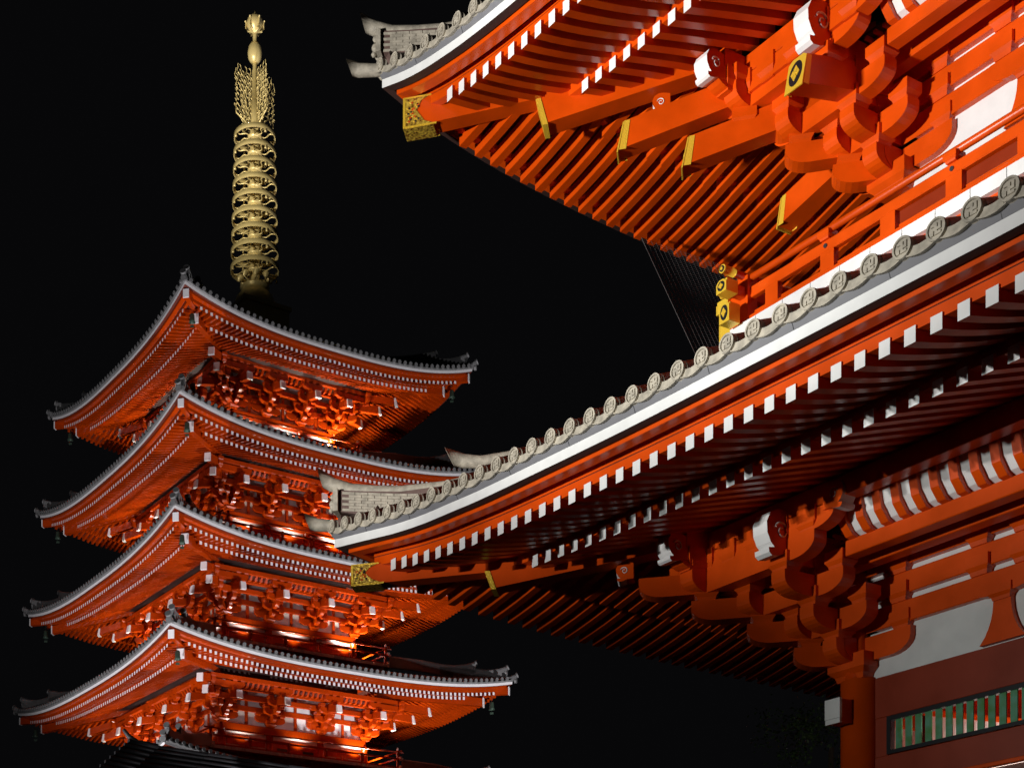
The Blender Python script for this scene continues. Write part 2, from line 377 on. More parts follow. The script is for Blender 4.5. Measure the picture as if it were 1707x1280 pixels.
def gate_roof(name, label, E, lift, zb, z1b, z2b, upper):
    sl = .42
    # roof body: tile sheet + soffit
    mb = MB()
    wt = lambda o: max(0, min(1, (o - 1.5) / (E - 1.5))) ** .65 if o > 1.5 else 0
    zo = lambda s, o: lift(s) * wt(min(o, E))
    for T, far in ((TF, FARA), (TS, FARB)):
        sweep(mb, T, [(E + .02, zb + .27), (E - 1.5, zb + .27 + .62), (1.0, zb + 2.6), (1.0, zb + 2.4), (E - 1.5, zb + .62), (E + .02, zb + .22)], lambda o: -o, lambda o, far=far: far, zo, 60, [iTD, iTD, iD, iD, iD, iD])
        # soffit boards above the rafters
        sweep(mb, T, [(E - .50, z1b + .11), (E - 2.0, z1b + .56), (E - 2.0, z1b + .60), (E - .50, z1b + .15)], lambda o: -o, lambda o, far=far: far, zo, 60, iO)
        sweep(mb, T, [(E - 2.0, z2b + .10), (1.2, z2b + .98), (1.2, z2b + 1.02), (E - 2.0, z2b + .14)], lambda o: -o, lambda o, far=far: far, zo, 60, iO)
    roof = mb.build(name, gate); roof['label'] = label
    for T, far in ((TF, FARA), (TS, FARB)):
        b1 = MB(); sweep(b1, T, [(E, zb), (E, zb + .135), (E - .14, zb + .135), (E - .14, zb)], lambda o: -o, lambda o, far=far: far, zo, 90, [iW, iW, iD, iD]); b1.build('white_fascia', roof)  # underside and back coloured dark, standing in for shade below the band
        b2 = MB(); sweep(b2, T, [(E + .0, zb + .137), (E + .04, zb + .235), (E + .04, zb + .262), (E - .1, zb + .262), (E - .1, zb + .137)], lambda o: -o, lambda o, far=far: far, zo, 90, iB); b2.build('grey_eave_board', roof)
        sm = MB(); s = -E + 1.0
        while s < 9: box(sm, lambda x, y, z: T(x, E + .001 + y + (z - .137) * .41, zb + z + zo(x, E)), s, s + .006, .0, .003, .139, .255, iK); s += 1.23
        sm.build('board_joints', roof)
        b3 = MB(); sweep(b3, T, [(E - .17, zb - .05), (E - .17, zb + .045), (E - .22, zb + .05), (E - .22, zb + .12), (E - .34, zb + .12), (E - .34, zb - .05)], lambda o: -o, lambda o, far=far: far, zo, 90, iR); b3.build('eave_batten', roof)
        b4 = MB()
        sweep(b4, T, [(E - .47, z1b + .198), (E - .47, z1b + .285), (E - .60, z1b + .285), (E - .60, z1b + .198)], lambda o: -o, lambda o, far=far: far, zo, 90, iR)
        sweep(b4, T, [(E - .485, z1b + .187), (E - .485, z1b + .197), (E - .58, z1b + .197), (E - .58, z1b + .187)], lambda o: -o, lambda o, far=far: far, zo, 60, iD)
        sweep(b4, T, [(E - .475, z1b + .05), (E - .475, z1b + .186), (E - .60, z1b + .186), (E - .60, z1b + .05)], lambda o: -o, lambda o, far=far: far, zo, 90, iR); b4.build('rafter_board', roof)
        b5 = MB(); sweep(b5, T, [(E - 2.0, z2b + .05), (E - 1.99, z2b + .20), (E - 2.12, z2b + .20), (E - 2.12, z2b + .05)], lambda o: -o, lambda o, far=far: far, zo, 90, iR); b5.build('rafter_board', roof)
    # rafters
    z1 = lambda s, o: z1b + zo(s, o) + .20 * (E - .46 - o) + .05 * (E - .46 - o) ** 2
    z2 = lambda s, o: z2b + zo(s, o) + .31 * (E - 1.97 - o) + .0 * (E - o)
    for T, far in ((TF, FARA), (TS, FARB)):
        for row, (ot, oi, zf, w, h) in enumerate(((E - (.45 if not upper else .42), E - 2.1, z1, .137, .172 if not upper else .19), (E - 1.96, 1.2, z2, .142, .178))):
            s0 = (-3.845 if row == 0 else -2.472) if upper else (-3.074 if row == 0 else -3.282)
            pitch = .311
            ss = [s0 + i * pitch for i in range(-12, 60)]
            lim = -(ot - (.62 if row == 0 else .50))
            for s in ss:
                if s < lim or s > far - .3: continue
                oin = max(oi, -s + .12)
                if oin > ot - .1: continue
                bb = rafter_mesh(T, s, w, h, ot, oin, zf, 5 if row == 0 else 3)
                P = Vector(T(s, ot, 0)); wp = loc2world(G0, YG, P.x, P.y, z1b)
                px = 507.6 + 2473 * wp.x / wp.y; py = 1790 - 2473 * (wp.z - 1.6) / wp.y
                vis = (0 if (-20 < px < 1730 and -20 < py < 1300) else 1000) + (0 if T is TF else 14)
                all_rafters.append((vis + wp.length, bb, roof))
    # end tiles
    tiles = []
    for T, far in ((TF, FARA), (TS, FARB)):
        pit = .386 if not upper else .40
        s = -E + .06 + (.0 if T is TF else .02)
        i = 0
        while s < far - .2:
            zc = zb + .325 + lift(s)
            t = MB(); end_tile(t, T, s, E, zc, lift, sl, pit, L=min(1.6, max(.15, (s + E) * 1.0 + .2) if s < -E + 1.6 else 1.6))
            wp = loc2world(G0, YG, *T(s, E, 0)[:2], zc); px = 507.6 + 2473 * wp.x / wp.y
            tiles.append((T is TF and px < 1760, t)); s += pit * (1.08 if i < 4 else 1.03 if i < 9 else 1.0); i += 1
    rest = MB()
    for vis, t in tiles:
        if vis: t.build('end_tile', roof)
        else: rest.merge(t)
    o = rest.build('end_tiles', roof); o['kind'] = 'stuff'
    # hip rafters with gilded fittings
    d = (-.70711, -.70711); F = fr(0, 0, 0, d); q = 1.41421
    h1 = MB()
    if upper: pr1 = [(4.84, 16.70), (4.86, 17.16), (3.1, 17.16), (3.1, 16.82)]; pr2 = [(3.30, 16.38), (3.37, 16.80), (1.2, 17.35), (1.2, 16.86)]
    else: pr1 = [(5.445, 9.484), (5.46, 9.80), (3.5, 9.80), (3.5, 9.50)]; pr2 = [(3.87, 9.23), (3.93, 9.50), (1.2, 10.05), (1.2, 9.72)]
    prism(h1, F, [(x * q, z) for x, z in pr1], -.15, .15); h1.build('hip_rafter', roof)
    h2 = MB(); prism(h2, F, [(x * q, z) for x, z in pr2], -.17, .17); h2.build('hip_rafter', roof)
    e0 = pr1[0][0] * q; zt0, zt1 = pr1[0][1], pr1[1][1]
    gg = MB()
    for sg in (-1, 1):
        y0, y1 = sg * .15, sg * .162
        prism(gg, F, [(e0 + .02, zt0 - .01), (e0 + .03, zt1 + .01), (e0 - .42, zt1 + .01), (e0 - .26, zt1 - .06), (e0 - .18, (zt0 + zt1) / 2 + .02), (e0 - .30, zt0 + .07), (e0 - .50, zt0 - .01)], y0, y1, iGP)
        box(gg, F, e0 - .42, e0 + .03, y0, y1 + sg * .004, zt1 - .01, zt1 + .012, iG); box(gg, F, e0 - .0, e0 + .036, y0, y1 + sg * .004, zt0, zt1, iG); box(gg, F, e0 - .5, e0 + .03, y0, y1 + sg * .004, zt0 - .014, zt0 + .012, iG)
        for j in range(16):   # pierced scrollwork
            x = e0 - .05 - R.random() * .17; z = zt0 + .06 + R.random() * (zt1 - zt0 - .1)
            cyl(gg, F, (x, y1, z), (x, y1 + sg * .004, z), .018, .012, 6, iK if j % 2 else iR)
            cyl(gg, F, (x + .03, y1, z), (x + .03, y1 + sg * .012, z), .014, .008, 6, iG)
    box(gg, F, e0 + .02, e0 + .04, -.162, .162, zt0 - .012, zt1 + .012, iG); box(gg, F, e0 - .45, e0 + .04, -.162, .162, zt0 - .022, zt0 - .014, iGP)
    gg.build('gilded_fitting', roof); gg = MB()
    e2 = pr2[0][0] * q
    prism(gg, F, [(e2 + .0, pr2[0][1] - .02), (pr2[1][0] * q + .02, pr2[1][1] + .01), (pr2[1][0] * q - .06, pr2[1][1] + .01), (e2 - .08, pr2[0][1] - .02)], -.182, .182, iG)
    gg.build('gilded_fitting', roof)
    # corner under-board (closes the mitre)
    cb = MB(); prism(cb, F, [((E - .16) * q, zb - .01 + lift(-E)), ((E - .32) * q, zb - .10 + lift(-E)), ((E - .62) * q, z1b + .16 + lift(-E + .4)), ((E - .62) * q, zb + .04 + lift(-E + .3))], -.16, .16, iR); cb.build('corner_board', roof)
    # hip ridges of stacked tile with upswept ends
    zr = (lambda e, z: (e, z)) if not upper else (lambda e, z: (e - .50 + (0 if e > 5.5 else .02), z + 7.29))
    rg = MB(); HW = .13
    core = [zr(5.60, 10.70), zr(5.63, 11.05), zr(5.30, 10.985), zr(4.9, 10.92), zr(4.2, 10.95), zr(3.4, 11.12), zr(2.4, 11.5), zr(1.4, 12.1), zr(1.4, 11.4), zr(3.4, 10.5), zr(4.9, 10.45)]
    prism(rg, F, [(x * q, z) for x, z in core], -HW, HW, iTD)
    # courses of flat ridge tiles as thin proud strips, with staggered joints
    for c in range(7):
        zz = .045 * c
        for sg in (-1, 1):
            x = 5.58 * q - (c % 2) * .11
            while x > 4.0 * q:
                zt = lambda e: zr(e, 0)[1] + 11.035 - (5.63 - e) * .20 + .08 * max(0, 5.0 - e) ** 1.5 - .01 - zz
                x2 = x - .205; dx = 0 if not upper else -.48 * q; a_, b_ = zt(x / q), zt(x2 / q)
                prism(rg, F, [(x + dx, a_), (x2 + dx, b_), (x2 + dx, b_ - .040), (x + dx, a_ - .040)], sg * HW, sg * (HW + .010), iT)
                x -= .215
    # top roll
    topl = [(5.86, 11.33), (5.72, 11.20), (5.5, 11.08), (5.2, 11.01), (4.9, 10.97), (4.4, 10.98), (3.6, 11.12), (2.6, 11.45), (1.6, 12.0)]
    horn(rg, F, [(zr(x, z)[0] * q, 0, zr(x, z)[1]) for x, z in topl], .062, .118, 1.1, 14, iT)
    # second (higher) ridge step
    t2 = [(4.36, 11.44), (4.2, 11.35), (4.0, 11.30), (3.6, 11.34), (3.0, 11.52), (2.2, 11.9)]
    horn(rg, F, [(zr(x, z)[0] * q, 0, zr(x, z)[1]) for x, z in t2], .07, .118, 1.1, 14, iT)
    # demon-face end tile, lowest tail tile
    fx, fz = zr(5.64, 10.86)
    box(rg, F, fx * q - .02, fx * q + .06, -.19, .19, fz - .16, fz + .20, iT)
    for (dx, dy, dz, r) in ((.10, 0, .02, .07), (.08, .09, .10, .05), (.08, -.09, .10, .05), (.08, .1, -.07, .05), (.08, -.1, -.07, .05), (.13, 0, -.08, .045), (.07, 0, .17, .05)):
        lathe(rg, fr(fx * q + dx, dy, fz + dz, (1, 0), F=F), [(0.001, -r), (r * .7, -r * .7), (r, 0), (r * .7, r * .7), (.001, r)], 10, iT)
    tl = [zr(6.02, 10.64), zr(5.9, 10.57), zr(5.7, 10.52), zr(5.4, 10.50)]
    horn(rg, F, [(x * q, 0, z) for x, z in tl], .085, .112, .9, 14, iT)
    rg.build('hip_ridge', roof)
    return roof
lower_roof = gate_roof('lower_roof', 'lower eave of the gate', 5.70, LL, 9.32, 9.058, 9.215, False)
upper_roof = gate_roof('upper_roof', 'upper eave of the gate', 5.135, LU, 16.425, 16.21, 16.42, True)
all_rafters.sort(key=lambda q: q[0])
rest = MB()
for i, (d, bb, par) in enumerate(all_rafters):
    if i < 100: bb.build('rafter', par)
    else: rest.merge(bb)
o = rest.build('rafters', gate); o['kind'] = 'stuff'
# ---------------- storey walls
def storey(z0, c, half, upper):
    """wall zone above z0 with the corner column at (c,c)"""
    far = FARA
    F = fr(c, c, 0, (1, 0), (0, 1))
    wall = MB(); box(wall, F, 0, far, -.02, .10, z0 - .02, z0 + 2.1, iP); box(wall, F, -.02, .10, .1, FARB - 1, z0 - .02, z0 + 2.1, iP); wall.build('white_panel', gate)
    sides = [F, lambda x, y, z: F(y, x, z)]
    for si, FF in enumerate(sides):
        bm = MB()
        for zz in (.65, 1.06, 1.47):
            cbox(bm, FF, -.1 if si == 0 else .13, far if si == 0 else FARB - 1, -.13, .0, z0 + zz, z0 + zz + .31, iR)
        bm.build('wall_beam', gate)
        sp = 2 * half
        n = 3 if si == 0 else 2
        for j in range(n + 1):
            for zz in (.96, 1.37):
                for x in (j * sp, j * sp + .77, j * sp + half - .33, j * sp + half + .33, (j + 1) * sp - .77):
                    if x < .3 or x > far - .4: continue
                    if si: continue
                    bl = MB(); block(bl, FF, x, -.02, z0 + zz, .35, .27, wy=.34); bl.build('bearing_block', gate)
            # strut with flared foot between the columns
            x = j * sp + half; pr = []
            for t in range(7): pr.append((x - .13 - .20 * (t / 6) ** 2.2, z0 + .60 - .60 * t / 6))
            pr = [(x - .34, z0 + .0)] + [(x - .13 - .20 * (1 - t / 6) ** 2.4, z0 + .60 * t / 6) for t in range(1, 7)] + [(x + .13 + .20 * (1 - t / 6) ** 2.4, z0 + .60 * t / 6) for t in range(6, 0, -1)] + [(x + .34, z0)]
            if x < far - .6:
                bl = MB(); prism(bl, FF, pr, -.11, 0, iR); su = bl.build('wall_strut', gate)
                bl = MB(); block(bl, FF, x, -.02, z0 + .55, .36, .2, wy=.32); bl.build('bearing_block', su)
                bl = MB(); arm(bl, fr(x, 0, 0, (1, 0), F=FF), -.52, .52, z0 + LV(1) - .02, .31, .30, True, True); bl.build('bracket_arm', su)
    # lattice ceiling between wall and the ribbed beam
    lc = MB(); zc = z0 + 1.86
    for FF, L in ((sides[0], far), (sides[1], FARB - 1)):
        box(lc, FF, -1.0, L, -1.0, .0, zc + .05, zc + .08, iD)
        x = -.9
        while x < min(L, 9):
            box(lc, FF, x, x + .05, -1.0, -.1, zc, zc + .04, iR); x += .155
        for y in (-.2, -.36, -.52, -.68, -.84): box(lc, FF, -.9, min(L, 9), y, y + .05, zc + .002, zc + .042, iR)
    lc.build('lattice_ceiling', gate)
    # beam carrying the curved ribs, ribs, white infill, outer purlin
    for si, (FF, L) in enumerate(((sides[0], far), (sides[1], FARB - 1))):
        rb = MB(); cbox(rb, FF, .66 if si == 0 else -.4, L, -1.10, -.86, z0 + 1.48, z0 + 1.70, iR); rb.build('rib_beam', gate)
        # long beams one step in and outer step
        lb = MB(); cbox(lb, FF, -.5 + (.0 if si == 0 else .3), L, -.62, -.38, z0 + LV(3), z0 + LV(3) + .30, iR); lb.build('step_beam', gate)
        inf = MB(); prof = [(-1.07, 1.70), (-1.20, 1.76), (-1.33, 1.92), (-1.38, 2.12), (-1.40, 2.34), (-1.34, 2.34), (-1.32, 2.12), (-1.27, 1.95), (-1.16, 1.82), (-1.07, 1.76)]
        k = len(inf.v); x0, x1 = .72, L
        G = lambda x, y, z: FF(x, y, z)
        prism(inf, lambda x, y, z: FF(y, x, z0 + z), [(a + .05, b) for a, b in prof], x0, x1, iW); inf.build('white_cove', gate)
        x = .80; n = 0
        while x < min(L, 7.5):
            r = MB(); pr = [(-1.07, 1.68), (-1.19, 1.70), (-1.33, 1.85), (-1.39, 2.10), (-1.41, 2.34), (-1.36, 2.34), (-1.33, 2.12), (-1.28, 1.95), (-1.15, 1.82), (-1.07, 1.80)]
            prism(r, lambda xx, y, z: FF(x + y, xx, z0 + z), pr, -.062, .062, iR); r.build('rib', gate); x += .298
        if x < L: pass
        pu = MB(); cbox(pu, FF, -2.1, L, -1.68, -1.42, z0 + 2.08, z0 + 2.36, iR); pu.build('eave_purlin', gate)
    # small row of blocks between step arm and purlin
    for FF in sides:
        for x in (-1.9, -1.45, -1.0, -.5, 0, .5): pbm = MB(); block(pbm, FF, x, -1.56, z0 + LV(3) + .30, .32, .34); pbm.build('bearing_block', gate)
        pbm = MB(); arm(pbm, fr(0, -1.56, 0, (1, 0), F=FF), -2.25, .95, z0 + 1.78, .28, .24, True, True); pbm.build('purlin_arm', gate)
    # bracket clusters
    for j, x in enumerate((0, 2 * half)):
        bracket_parts(fr(x, 0, z0, (1, 0), (0, 1), F=F), j == 0, 1.0, upper, gate, MATS, True, True, None)
storey(7.41, 0, 2.40, False)
storey(14.51, .387, 2.10, True)
# ---------------- lower storey: column, beams, window
cm = MB(); cyl(cm, ID, (0, 0, 0), (0, 0, 7.42), .285, .285, 40, iR); cyl(cm, ID, (.02, -.12, 7.42), (.02, -.12, 8.93), .165, .165, 28, iR); cyl(cm, ID, (.02, -.12, 8.93), (.02, -.12, 9.03), .23, .14, 28, iR)
cm.build('corner_column', gate)
for x in (4.8, 9.6):
    c2 = MB(); cyl(c2, ID, (x, 0, 0), (x, 0, 7.42), .285, .285, 32, iR); c2.build('column', gate)
for y in (4.6, 9.2):
    c2 = MB(); cyl(c2, ID, (0, y, 0), (0, y, 7.42), .285, .285, 24, iR); c2.build('column', gate)
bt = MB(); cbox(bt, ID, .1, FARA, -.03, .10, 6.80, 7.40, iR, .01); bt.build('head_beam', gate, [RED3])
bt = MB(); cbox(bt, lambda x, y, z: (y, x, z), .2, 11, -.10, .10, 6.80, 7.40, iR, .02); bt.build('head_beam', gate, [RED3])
bt = MB(); box(bt, ID, -.18, .075, -.52, -.1, 6.76, 7.10, iR); bt.build('beam_end', gate)
bt = MB(); box(bt, ID, -.19, .085, -.55, -.50, 6.82, 7.11, iW); box(bt, ID, -.185, .08, -.545, -.50, 6.745, 6.817, iW); bt.build('white_beam_cap', gate)
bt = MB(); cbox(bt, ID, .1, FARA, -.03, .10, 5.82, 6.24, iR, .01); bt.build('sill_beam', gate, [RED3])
bt = MB(); cbox(bt, ID, .2, FARA, -.10, .0, 5.755, 5.815, iR, .01); bt.build('sill_moulding', gate)
wl = MB(); box(wl, ID, .2, FARA, .0, .08, 0, 5.75, 0); o = wl.build('lower_wall', gate, [PNK])
wl = MB(); box(wl, ID, -.05, .08, .2, 11, 0, 6.8, 0); o = wl.build('lower_wall', gate, [PNK])
def window(x0, x1):
    wf = MB()
    for (a, b, z0, z1) in ((x0, x1, 6.245, 6.30), (x0, x1, 6.73, 6.795), (x0, x0 + .07, 6.30, 6.73), (x1 - .07, x1, 6.30, 6.73)): box(wf, ID, a, b, -.055, .04, z0, z1, iK)
    f = wf.build('lattice_window', gate); x = x0 + .13
    while x < x1 - .15:
        b = MB(); cbox(b, ID, x, x + .001, 0, 0, 0, 0) if False else box(b, ID, x, x + .104, -.02, .0, 6.30, 6.73, 0); b.build('window_bar', f, [GRN]); x += .1665
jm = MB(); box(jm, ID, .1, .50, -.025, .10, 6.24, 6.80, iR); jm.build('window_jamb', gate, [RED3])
window(.50, 4.5)
# room behind the window: white wall with red beams, lit lamp
rm = MB(); prism(rm, ID, [(.3, 5.2), (4.6, 5.2), (4.6, 5.9), (2.6, 6.35), (1.9, 6.52), (.3, 6.98)], 1.05, 1.10, iP); prism(rm, ID, [(.3, 6.98), (1.9, 6.52), (2.6, 6.35), (2.6, 6.42), (1.9, 6.60), (.3, 7.07)], 1.0, 1.12, iR)
box(rm, ID, .3, 4.6, 1.30, 1.34, 5.2, 8.0, iR); prism(rm, ID, [(2.45, 7.0), (3.0, 6.7), (3.0, 7.2), (2.45, 7.3)], 1.2, 1.25, iP)
box(rm, ID, .3, 4.6, .15, 1.3, 7.45, 7.5, iR); rm.build('inner_wall', gate)
rl = bpy.data.lights.new('gate_room_lamp', 'POINT'); rl.energy = 90; rl.color = (1, .86, .78); rl.shadow_soft_size = .1
ro = bpy.data.objects.new('gate_room_lamp', rl); COL.objects.link(ro); ro.location = loc2world(G0, YG, 1.7, .55, 5.3)
# interior mass of the gate (keeps the night sky from showing through)
im = MB(); box(im, ID, .15, FARA - .1, .12, 11, 9.3, 12.6, iD); box(im, ID, .5, FARA - .1, .5, 11, 12.6, 17.5, iD); box(im, ID, .12, FARA - .1, 1.4, 11, 0, 9.3, iD); im.build('inner_core', gate)
# ---------------- upper storey balcony and railing
c = .387; e = 1.14
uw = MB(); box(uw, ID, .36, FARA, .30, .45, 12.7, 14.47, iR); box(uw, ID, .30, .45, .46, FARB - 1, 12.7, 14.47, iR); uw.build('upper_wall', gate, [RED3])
fl = MB(); box(fl, ID, -1.25, FARA, -1.25, 1, 12.60, 12.70, iR)
for T, L in ((TF, FARA), (TS, FARB - 1)): pass
fl.build('balcony_floor', gate)
fa = MB()
x = -1.30
while x < 8: box(fa, ID, x, x + .506, -1.34, -1.22, 12.68, 12.868, iW); x += .516
fa.build('white_balcony_edge', gate)
fa = MB(); y = -1.20
while y < 9: box(fa, ID, -1.34, -1.22, y, y + .506, 12.68, 12.868, iW); y += .516
fa.build('white_balcony_edge', gate)
for si, FF in enumerate((ID, lambda x, y, z: (y, x, z))):
    L = 9.5
    def rail(name, f):
        m = MB(); f(m); return m.build(name, gate)
    off = .0 if si == 0 else .0
    rail('hand_rail', lambda m: cyl(m, FF, (-1.52, -e, 13.60 + .035 * si), (L, -e, 13.60 + .035 * si), .055, .055, 18, iR))
    rail('middle_rail', lambda m: cbox(m, FF, -1.14 - .36, L, -e - .06 + .02, -e + .06, 13.285 + .0 * si, 13.45, iR) if si == 0 else cbox(m, FF, -1.50, -1.22, -e - .06, -e + .06, 13.285, 13.45, iR) or cbox(m, FF, -1.05, L, -e - .06, -e + .06, 13.285, 13.45, iR))
    rail('thin_rail', lambda m: cbox(m, FF, -1.02, L, -e + .02, -e + .06, 13.06, 13.10, iR, .006))
    rail('bottom_rail', lambda m: cbox(m, FF, -1.14 - .30 if si == 0 else -1.02, L, -e - .08, -e + .07, 12.872, 13.005, iR))
    i = 0; x = -.62
    while x < L:
        rail('rail_post', lambda m: box(m, FF, x - .12, x + .12, -e - .05, -e + .05, 13.006, 13.284, iR)); 
        if i % 2 == 1 and si == 0:
            rail('rail_bracket', lambda m: (block(m, FF, x - .03, -e, 13.45, .2, .12), cyl(m, FF, (x - .03, -e - .045, 13.37), (x - .03, -e - .058, 13.37), .032, .03, 12, iS)))
        x += 1.03; i += 1
    # gilded rail ends
    gm = MB(); cyl(gm, FF, (-1.66, -e, 13.60 + .035 * si), (-1.42, -e, 13.60 + .035 * si), .064, .064, 18, iG)
    cyl(gm, FF, (-1.672, -e, 13.60 + .035 * si), (-1.66, -e, 13.60 + .035 * si), .046, .046, 16, iK); cyl(gm, FF, (-1.68, -e, 13.60 + .035 * si), (-1.671, -e, 13.60 + .035 * si), .024, .024, 8, iG)
    zc = 13.37
    box(gm, FF, -1.66, -1.44, -e - .10, -e + .10, zc - .095, zc + .095, iG); emblem(gm, lambda x, y, z: FF(-1.662 - y, -e + x * (1 if si else -1), zc + z), .20, .19)
    zc = 12.99
    box(gm, FF, -1.60, -1.40, -e - .10, -e + .10, zc - .17 + .02, zc + .13, iG); emblem(gm, lambda x, y, z: FF(-1.602 - y, -e + x, zc + z), .20, .30)
    gm.build('gilded_rail_end', gate)
cp = MB(); box(cp, ID, -1.24, -1.04, -1.24, -1.04, 12.93, 13.62, iR); cp.build('corner_post', gate)
# ================================================================== PAGODA
pag = thing('five_storey_pagoda', 'tall floodlit five-storey vermilion pagoda with golden spire, standing behind at the left', 'pagoda', P0, frame_rot(YP))
# near corner is (+E,-E): side 0 = right face (outward +x, along +y), side 1 = left face (outward -y, along -x)
PS = [lambda s, o, z: (o, s, z), lambda s, o, z: (-s, -o, z), lambda s, o, z: (-o, -s, z), lambda s, o, z: (s, o, z)]
TIERS = [  # E, band z at corner, z drop to mid, wall half, mid column, balcony half
    (6.851, 31.72, .90, 2.45, .86, 3.45), (7.283, 27.26, .84, 2.80, .97, 3.90), (7.707, 22.74, .77, 3.15, 1.10, 4.32), (8.067, 18.21, .70, 3.50, 1.25, 4.70), (8.47, 13.70, .68, 3.9, 1.38, 5.0)]
prafters = []
def pagoda_tier(i, E, zc, drop, wall, mid, balc):
    low = i == 4
    lift = lambda s: drop * min(1, abs(s) / E) ** 2.75
    zb = zc - drop + .02
    wt = lambda o: max(0, min(1, (o - wall - .9) / (E - wall - .9))) ** .7 if o > wall + .9 else 0
    zo = lambda s, o: lift(s) * wt(min(o, E))
    z1b, z2b = zb - .22, zb - .12
    mb = MB()
    top = .5 if i == 0 else TIERS[i - 1][5] - .1
    rise = 3.4 if i == 0 else 1.35
    for T in PS:
        sweep(mb, T, [(E + .02, zb + .18), (E - 2, zb + (.85 if i == 0 else .55)), (top, zb + (.8 + rise if i == 0 else 1.15)), (top, zb + .6), (E - 2, zb + .30), (E + .02, zb + .14)], lambda o: -o, lambda o: o, zo, 32, [iT, iT, iD, iD, iD, iD], cap=False)
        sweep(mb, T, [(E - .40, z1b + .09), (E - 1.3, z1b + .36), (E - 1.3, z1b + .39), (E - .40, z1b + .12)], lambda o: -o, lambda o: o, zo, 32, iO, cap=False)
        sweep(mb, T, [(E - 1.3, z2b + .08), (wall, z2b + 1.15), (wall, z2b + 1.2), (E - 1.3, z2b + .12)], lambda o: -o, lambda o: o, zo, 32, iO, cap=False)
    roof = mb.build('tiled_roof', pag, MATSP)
    a, b2, c3 = MB(), MB(), MB()
    for T in PS:
        sweep(a, T, [(E, zb), (E, zb + .11), (E - .1, zb + .11), (E - .1, zb)], lambda o: -o, lambda o: o, zo, 40, [iW, iW, iO, iO], cap=False)
        sweep(b2, T, [(E, zb + .11), (E + .05, zb + .17), (E + .05, zb + .19), (E - .1, zb + .19), (E - .1, zb + .112)], lambda o: -o, lambda o: o, zo, 40, iT, cap=False)
        sweep(c3, T, [(E - .13, zb - .07), (E - .13, zb + .02), (E - .3, zb + .02), (E - .3, zb - .07)], lambda o: -o, lambda o: o, zo, 40, iR, cap=False)
        sweep(c3, T, [(E - .36, z1b + .085), (E - .36, z1b + .20), (E - .46, z1b + .20), (E - .46, z1b + .085)], lambda o: -o, lambda o: o, zo, 40, iR, cap=False)
        sweep(c3, T, [(E - 1.27, z2b + .075), (E - 1.27, z2b + .22), (E - 1.36, z2b + .22), (E - 1.36, z2b + .075)], lambda o: -o, lambda o: o, zo, 40, iR, cap=False)
    a.build('white_fascia', roof, MATSP); b2.build('grey_eave_board', roof, MATSP); c3.build('eave_batten', roof, MATSP)
    # end tiles
    et = MB(); pit = .276; n = int((E - .1) / pit)
    for T in PS:
        for j in range(-n, n + 1):
            s = j * pit; z = zb + .255 + lift(s); F = lambda x, y, zz: T(s + x, E + .06 + y, z + zz)
            cyl(et, F, (0, 0, 0), (0, .04, 0), .076, .076, 10, iT); L = min(1.2, E - abs(s) + .05)
            cyl(et, F, (0, 0, -.01), (0, -L, L * .33 - .01), .066, .062, 7, iT)
            for q in range(3):   # pan lip
                x0 = pit * (q / 3); x1 = pit * ((q + 1) / 3); za = -.03 - .055 * math.sin(math.pi * q / 3); zb_ = -.03 - .055 * math.sin(math.pi * (q + 1) / 3); d0 = lift(s + x0) - lift(s); d1 = lift(s + x1) - lift(s)
                et.poly([F(x0, .02, za + d0), F(x1, .02, zb_ + d1), F(x1, .02, zb_ + d1 - .05), F(x0, .02, za + d0 - .05)], iT)
    et.build('end_tiles', roof, MATSP)
    # rafters
    z1 = lambda s, o: z1b + zo(s, o) + .22 * (E - .35 - o) + .08 * (E - .35 - o) ** 2
    z2 = lambda s, o: z2b + zo(s, o) + .34 * (E - 1.25 - o)
    for ti, T in enumerate(PS):
        for ot, oi, zf, pit_, w, h in ((E - .34, E - 1.4, z1, .2255, .10, .125), (E - 1.24, wall + .5, z2, .2255, .105, .13)):
            n = int((ot - .32) / pit_)
            for j in range(-n, n + 1):
                s = (j + .5) * pit_
                if abs(s) > ot - .28: continue
                oin = max(oi, abs(s) + .1)
                bb = rafter_mesh(T, s, w, h, ot, oin, zf, 2)
                x, y, _ = T(s, ot, 0); wp = loc2world(P0, YP, x, y, z1b); px = 507.6 + 2473 * wp.x / wp.y; py = 1790 - 2473 * (wp.z - 1.6) / wp.y
                hid = ti > 1 or i == 4 or py > 1270 or (px > 560 and py > 800 and i in (2,)) or (px > 740 and i == 1)
                prafters.append((wp.length + (1000 if hid else 0), bb))
    # hips: white tipped hip rafters, ridges
    q = 1.41421; FC = []
